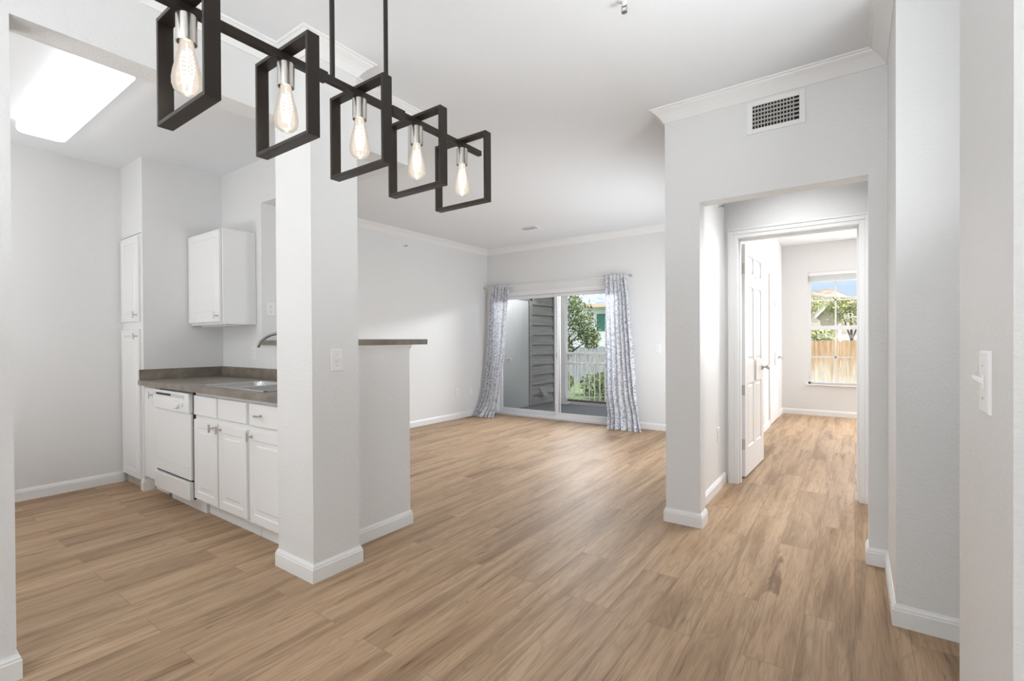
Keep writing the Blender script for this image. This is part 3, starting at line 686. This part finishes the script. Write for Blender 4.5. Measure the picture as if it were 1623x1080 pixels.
# ------------------------------------------------------------------ kitchen ceiling light
kl = empty('ceiling_light', (-3.84, .82, H))
part(MB().box(-4.54, -3.22, .72, .935, H-.035, H-.0005), 'housing', TRIM, kl, bevel=.004)
def rrect(x0_, x1_, y0_, y1_, z, r, n=7):
    pts = []
    for cx, cy_, a0 in ((x1_-r, y1_-r, 0), (x0_+r, y1_-r, 90), (x0_+r, y0_+r, 180), (x1_-r, y0_+r, 270)):
        for k in range(n+1):
            a = R(a0+90*k/n); pts.append((cx+r*math.cos(a), cy_+r*math.sin(a), z))
    return pts
L_ = [rrect(-4.60, -3.16, .70, .955, H-.036, .05), rrect(-4.60, -3.16, .70, .955, H-.070, .05), rrect(-4.592, -3.168, .708, .947, H-.082, .045), rrect(-4.57, -3.19, .73, .925, H-.088, .03)]
n = len(L_[0]); b = MB().add([v for q in L_ for v in q], [(i*n+k, i*n+(k+1) % n, (i+1)*n+(k+1) % n, (i+1)*n+k) for i in range(3) for k in range(n)]+[tuple(3*n+k for k in range(n)), tuple(range(n))])
part(b, 'diffuser', DIFFUSER, kl, smooth=True)
tag(kl, 'long glowing rectangular fluorescent fixture on the kitchen ceiling', 'ceiling light')

# ------------------------------------------------------------------ chandelier
XC = -1.28; FY = [.4825, .725, .968, 1.212, 1.457]
ch = empty('linear_chandelier', (XC, .97, 1.985))
part(MB().box(XC-.010, XC+.010, .37, 1.57, 1.975, 1.995), 'bar', BRONZE, ch, bevel=.001)
for y in (.82, 1.12):
    part(MB().box(XC-.0135, XC+.0135, y-.028, y+.028, 1.9715, 1.9985), 'bar_sleeve', BRONZE, ch, bevel=.001)
for y in (.871, 1.075):
    part(MB().tube([(XC, y, 1.995), (XC, y, H-.022)], .0075, 14), 'hanging_rod', BRONZE, ch, smooth=True)
part(MB().box(XC-.06, XC+.06, .80, 1.15, H-.022, H-.0005), 'canopy', BRONZE, ch, bevel=.003)
for y in FY:
    w, t, dY, z0, z1 = .1335, .010, .0172, 1.7385, 2.006
    b = MB().box(XC-w, XC-w+t, y-dY, y+dY, z0, z1).box(XC+w-t, XC+w, y-dY, y+dY, z0, z1).box(XC-w+t, XC+w-t, y-dY, y+dY, z0, z0+t).box(XC-w+t, XC+w-t, y-dY, y+dY, z1-t, z1)
    part(b, 'square_frame', BRONZE, ch, bevel=.0007)
    so = part(MB().lathe([(.006, 1.976), (.006, 1.969), (.021, 1.969), (.022, 1.966), (.022, 1.905), (.020, 1.905), (.0195, 1.93), (.002, 1.93)], (XC, y, 0), 'z', 28), 'socket', NICKEL, ch, smooth=True)
    so['label'] = 'satin nickel socket cup'
    prof = [(.0135, 1.915), (.0150, 1.903), (.0165, 1.892), (.0200, 1.875), (.0250, 1.855), (.0295, 1.835), (.0318, 1.818), (.0310, 1.804), (.0270, 1.793), (.0190, 1.786), (.0090, 1.7835), (.001, 1.783)]
    bu = part(MB().lathe(prof, (XC, y, 0), 'z', 30), 'bulb', BULB, ch, smooth=2)
    bu['label'] = 'glowing clear teardrop filament bulb'
    fl = MB()
    pts = []
    for k in range(40):
        a = k/39; r = .010+.006*math.sin(a*math.pi); zz = 1.888-.078*a
        pts.append((XC+r*math.cos(k*1.25), y+r*math.sin(k*1.25), zz))
    fl.tube(pts, .0011, 5).tube([(XC, y, 1.905), (XC, y, 1.815)], .0016, 6)
    sub(fl, 'filament', FILAMENT, bu)
    l = bpy.data.lights.new('bulb_light', 'POINT'); l.energy = .5; l.color = (1, .94, .86); l.shadow_soft_size = .012
    lo = bpy.data.objects.new('bulb_light', l); C.objects.link(lo); lo.location = (XC, y, 1.835)
tag(ch, 'dark bronze linear chandelier of five square open frames with glowing bulbs', 'chandelier')

# ------------------------------------------------------------------ balcony
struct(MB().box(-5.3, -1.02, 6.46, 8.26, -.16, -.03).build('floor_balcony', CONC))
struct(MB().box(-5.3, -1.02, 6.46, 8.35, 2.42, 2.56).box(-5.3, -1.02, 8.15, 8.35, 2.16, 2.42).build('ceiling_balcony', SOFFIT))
# siding wall with storage door
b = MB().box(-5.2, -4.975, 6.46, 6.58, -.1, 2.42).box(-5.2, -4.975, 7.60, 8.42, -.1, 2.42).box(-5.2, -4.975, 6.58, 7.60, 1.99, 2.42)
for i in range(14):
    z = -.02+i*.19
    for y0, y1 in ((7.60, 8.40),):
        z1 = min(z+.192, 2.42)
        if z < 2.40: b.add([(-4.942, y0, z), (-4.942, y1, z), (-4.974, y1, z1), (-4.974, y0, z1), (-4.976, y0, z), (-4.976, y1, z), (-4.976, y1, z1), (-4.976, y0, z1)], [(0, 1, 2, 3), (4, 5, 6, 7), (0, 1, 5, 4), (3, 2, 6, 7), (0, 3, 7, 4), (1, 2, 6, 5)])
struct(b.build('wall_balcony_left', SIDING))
b = MB()
for i in range(1, 13): b.box(-4.976, -4.950, 7.60, 8.38, -.026+i*.19, -.020+i*.19)  # dark strips stand in for the shadow line under each siding lap
struct(b.build('lap_shade_strips', DARKSLOT))
b = MB().box(-4.975, -4.945, 7.50, 7.60, -.03, 2.05).box(-4.975, -4.945, 6.46, 7.60, 1.955, 2.05).box(-4.975, -4.94, 8.38, 8.44, -.03, 2.42)
struct(b.build('trim_5', SIDING))
s = empty('door_4', (-4.96, 7.0, 0)); struct(s)
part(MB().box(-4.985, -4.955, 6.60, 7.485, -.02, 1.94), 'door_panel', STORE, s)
part(MB().box(-4.99, -4.9555, 7.485, 7.50, -.02, 1.955).box(-4.99, -4.9555, 6.60, 7.50, 1.94, 1.955), 'door_gasket', DARKSLOT, s)
part(MB().lathe([(.025, 0), (.02, .01), (.01, .02), (.024, .035), (.022, .05), (.003, .056)], (-4.955, 6.82, .88), 'x', 16), 'door_knob', NICKEL, s, smooth=True)
vh = MB().add([(-4.95, 7.84, .145), (-4.95, 8.04, .145), (-4.95, 8.04, .31), (-4.95, 7.84, .31), (-4.85, 7.86, .145), (-4.85, 8.02, .145)],
              [(0, 1, 2, 3), (0, 4, 5, 1), (4, 3, 2, 5), (0, 3, 4), (1, 5, 2)])
tag(vh.build('dryer_vent', SIDING), 'small grey wedge-shaped vent hood low on the balcony siding', 'vent hood')
post = MB().box(-4.68, -4.55, 8.14, 8.26, -.03, 2.16).box(-4.70, -4.53, 8.12, 8.28, -.03, .12)
tag(post.build('balcony_post', POSTP, bevel=.003), 'pale square post at the left end of the balcony railing', 'post')
rl = empty('balcony_railing', (-3.0, 8.2, 0))
part(MB().box(-4.55, -1.1, 8.165, 8.235, .925, .975), 'top_rail', RAILP, rl, bevel=.004)
part(MB().box(-4.55, -1.1, 8.18, 8.22, .745, .785), 'middle_rail', RAILP, rl, bevel=.004)
part(MB().box(-4.55, -1.1, 8.18, 8.22, .03, .065), 'bottom_rail', plain('rail_dark', (.09, .08, .07), .6), rl, bevel=.004)
bal = MB().box(-.0085, .0085, -.0085, .0085, .065, .925); n_b = 0
x = -4.49
first = None
while x < -1.15:
    if first is None:
        first = bal.build('baluster', RAILP, rl); first.location = (x+3.0, 0, 0)
    else:
        k = first.copy(); C.objects.link(k); k.location = (x+3.0, 0, 0)
    x += .106
tag(rl, 'cream metal balcony railing with thin vertical balusters outside the sliding door', 'railing')

# ------------------------------------------------------------------ garden
struct(MB().box(-60, 60, 8.26, 160, -.35, -.16).box(-60, -5.3, -5, 8.26, -.35, -.16).box(3, 60, -5, 8.26, -.35, -.16).build('ground', GRASS))
tag(MB().box(-9, -1.1, 8.27, 9.6, -.16, -.12).build('mulch_bed', MULCH), 'strip of brown mulch just beyond the balcony railing', 'mulch', kind='stuff')

def leaves(n, centers, size, seed, flat=.6):
    rnd = random.Random(seed); b = MB()
    for _ in range(n):
        c_, r = rnd.choice(centers)
        while True:
            p = Vector([rnd.uniform(-1, 1) for _ in range(3)])
            if .25 < p.length < 1: break
        p = Vector(c_)+Vector((p.x*r[0], p.y*r[1], p.z*r[2]))
        a = Vector([rnd.gauss(0, 1) for _ in range(3)]).normalized(); t = a.cross(Vector([rnd.gauss(0, 1) for _ in range(3)])).normalized()
        s1 = size*rnd.uniform(.6, 1.3); s2 = s1*flat*.6
        b.add([p-a*s1, p+t*s2, p+a*s1, p-t*s2], [(0, 1, 2, 3)])
    return b
def tree(name, base_, crown, n, size, seed, mat, label, cat='tree', trunk=True, group=None):
    o = empty(name, base_)
    rnd = random.Random(seed)
    part(leaves(n, crown, size, seed), 'foliage', mat, o, recalc=False)
    if trunk:
        b = MB(); bx, by, bz = base_; top = max(c_[0][2] for c_ in crown)
        b.tube([(bx, by, bz), (bx+.03, by, bz+(top-bz)*.4), (bx-.05, by+.05, top)], [.07, .05, .015], 8)
        for c_, r in crown:
            z = bz+(c_[2]-bz)*.5
            b.tube([(bx, by, z), ((bx+c_[0])/2, (by+c_[1])/2, (z+c_[2])/2+.05), c_], [.03, .02, .008], 6)
        part(b, 'trunk', BARK, o)
    return tag(o, label, cat, group)
tree('broadleaf_tree', (-6.35, 11, -.16),
     [((-6.1, 11, 2.15), (.42, .4, .40)), ((-5.75, 11, 1.95), (.38, .4, .42)), ((-5.55, 11, 1.55), (.40, .4, .40)), ((-5.95, 11.1, 1.45), (.45, .4, .4)), ((-5.42, 11, 1.25), (.28, .3, .28)), ((-6.2, 10.9, 1.0), (.35, .4, .35))],
     3600, .042, 21, LEAF, 'leafy green tree seen beyond the balcony railing')
for i, (x, y, r, lab) in enumerate([(-5.85, 10.1, .36, 'round green shrub beyond the railing, nearest the balcony post'), (-5.2, 10.7, .34, 'light green shrub beyond the middle of the railing'), (-4.5, 10.1, .34, 'dark green shrub beyond the railing, next to the curtain edge')]):
    tree('garden_shrub', (x, y, -.16), [((x, y, .12), (r, r*.8, .30)), ((x+.15, y+.1, .22), (r*.6, r*.6, .22))], 900, .05, 40+i, [SHRUB, GRASS, LEAF][i], lab, 'shrub', trunk=False, group='shrubs beyond the railing')
# distant weathered fence
gf = empty('garden_fence', (-9, 14, -.16))
b = MB()
for i in range(70):
    x = -13+i*.14; b.box(x, x+.13, 14, 14.02, -.16, 1.0+.015*math.sin(i*2.1))
part(b, 'boards', GREYW, gf); part(MB().box(-13, -3.2, 14.02, 14.08, .1, .2).box(-13, -3.2, 14.02, 14.08, .7, .8), 'rails', GREYW, gf)
tag(gf, 'weathered grey board fence in the garden behind the shrubs', 'fence')
# neighbouring house
nh = empty('neighbour_house', (-11, 24, -.16))
part(MB().box(-20, -6, 24.3, 30, -.16, 3.1), 'wall', HOUSEW, nh)
part(MB().box(-11.55, -10.0, 24.24, 24.3, 1.72, 2.65), 'shutter', TEAL, nh)
part(MB().add([(-12.0, 23.7, 3.16), (-5.5, 23.7, 3.16), (-5.5, 27.5, 5.6), (-14, 27.5, 5.6), (-12.0, 23.7, 3.06), (-5.5, 23.7, 3.06), (-5.5, 27.5, 5.5), (-14, 27.5, 5.5)],
              [(0, 1, 2, 3), (4, 5, 6, 7), (0, 1, 5, 4), (1, 2, 6, 5), (2, 3, 7, 6), (3, 0, 4, 7)]), 'roof', SHINGLE, nh)
part(MB().box(-12.0, -5.5, 23.62, 23.7, 2.98, 3.16), 'eave_board', FASCIA, nh)
part(MB().add([(-13.1, 23.6, 4.02), (-11.9, 23.6, 3.16), (-11.9, 23.6, 3.34), (-13.1, 23.6, 4.2), (-13.1, 24.2, 4.02), (-11.9, 24.2, 3.16), (-11.9, 24.2, 3.34), (-13.1, 24.2, 4.2)],
              [(0, 1, 2, 3), (4, 5, 6, 7), (0, 1, 5, 4), (1, 2, 6, 5), (2, 3, 7, 6), (3, 0, 4, 7)]), 'gable_rake', HOUSEW, nh)
part(MB().add([(-20, 24.0, 3.1), (-11.9, 24.0, 3.1), (-13.1, 24.0, 4.05), (-20, 24, 6), (-20, 24.6, 3.1), (-11.9, 24.6, 3.1), (-13.1, 24.6, 4.05), (-20, 24.6, 6)],
              [(0, 1, 2, 3), (4, 5, 6, 7), (0, 1, 5, 4), (1, 2, 6, 5), (2, 3, 7, 6), (3, 0, 4, 7)]), 'gable_wall', HOUSEW, nh)
tag(nh, 'white house with grey shingle roof and teal shutter seen through the sliding door', 'house')

# view from the bedroom window
cf = empty('cedar_fence', (0, 11, -.16))
b = MB(); rnd = random.Random(5)
for i in range(34):
    x = -2.2+i*.142; h = 1.172+rnd.uniform(-.008, .008)
    b.add([(x, 11, -.16), (x+.138, 11, -.16), (x+.138, 11, h-.03), (x+.115, 11, h), (x+.023, 11, h), (x, 11, h-.03), (x, 11.02, -.16), (x+.138, 11.02, -.16), (x+.138, 11.02, h-.03), (x+.115, 11.02, h), (x+.023, 11.02, h), (x, 11.02, h-.03)],
          [(0, 1, 2, 3, 4, 5), (6, 7, 8, 9, 10, 11), (0, 1, 7, 6), (1, 2, 8, 7), (2, 3, 9, 8), (3, 4, 10, 9), (4, 5, 11, 10), (5, 0, 6, 11)])
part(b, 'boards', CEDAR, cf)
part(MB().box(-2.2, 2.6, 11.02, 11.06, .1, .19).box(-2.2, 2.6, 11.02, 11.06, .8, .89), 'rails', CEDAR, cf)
tag(cf, 'tan cedar board fence outside the bedroom window', 'fence')
def gable(name, x, y, w, ze, zr, label, d=5):
    o = empty(name, (x, y, -.16))
    part(MB().add([(x-w, y, -.16), (x+w, y, -.16), (x+w, y, ze), (x, y, zr), (x-w, y, ze), (x-w, y+d, -.16), (x+w, y+d, -.16), (x+w, y+d, ze), (x, y+d, zr), (x-w, y+d, ze)],
                  [(0, 1, 2, 3, 4), (5, 6, 7, 8, 9), (0, 1, 6, 5), (1, 2, 7, 6), (2, 3, 8, 7), (3, 4, 9, 8), (4, 0, 5, 9)]), 'wall', plain('gable_tan', (.5, .40, .33), .8), o)
    k = (zr-ze)/w
    b = MB()
    for sg in (-1, 1):
        xe = x+sg*(w+.15); zz = ze-.15*k
        b.add([(x, y-.3, zr+.03), (xe, y-.3, zz+.03), (xe, y+d, zz+.03), (x, y+d, zr+.03), (x, y-.3, zr+.13), (xe, y-.3, zz+.13), (xe, y+d, zz+.13), (x, y+d, zr+.13)],
              [(0, 1, 2, 3), (4, 5, 6, 7), (0, 1, 5, 4), (1, 2, 6, 5), (2, 3, 7, 6), (3, 0, 4, 7)])
    part(b, 'roof', HOUSEW, o)
    return tag(o, label, 'house')
gable('gabled_house', -.86, 24, .32, 2.22, 2.58, 'small house gable with white roof edge beyond the cedar fence')
for i, (x, y, z, r, nn, lab) in enumerate([(-1.3, 20, 1.25, .75, 1500, 'yellow-green tree beyond the fence below the white gable'), (-.1, 22, 2.2, .9, 1800, 'yellow-green tree beyond the fence, filling the right window panes'), (-1.9, 26, 2.7, .9, 900, 'pale bushy tree beside the gabled house, at the left window edge')]):
    tree('distant_tree', (x, y, -.16), [((x, y, z), (r, .6, r*.62)), ((x-.4, y+.1, z+.25), (r*.5, .5, r*.4)), ((x+.4, y+.1, z+.1), (r*.5, .5, r*.4))], nn, .07, 70+i, LEAFY, lab, 'tree', True, 'trees beyond the cedar fence')
# hill
vs = []; nx, ny = 60, 12
for j in range(ny+1):
    for i in range(nx+1):
        x = -70+i*2.2; y = 90+j*6
        h = 8.6*math.exp(-((x+9)/14)**2)*1.25+6.2+1.2*math.sin(x*.21)+.6*math.sin(x*.77+j)
        vs.append((x, y, -.2+h*min(1, j/ny*1.0)))
fs = [(j*(nx+1)+i, j*(nx+1)+i+1, (j+1)*(nx+1)+i+1, (j+1)*(nx+1)+i) for j in range(ny) for i in range(nx)]
struct(MB().add(vs, fs).build('hill', HILLM, smooth=2, recalc=False))
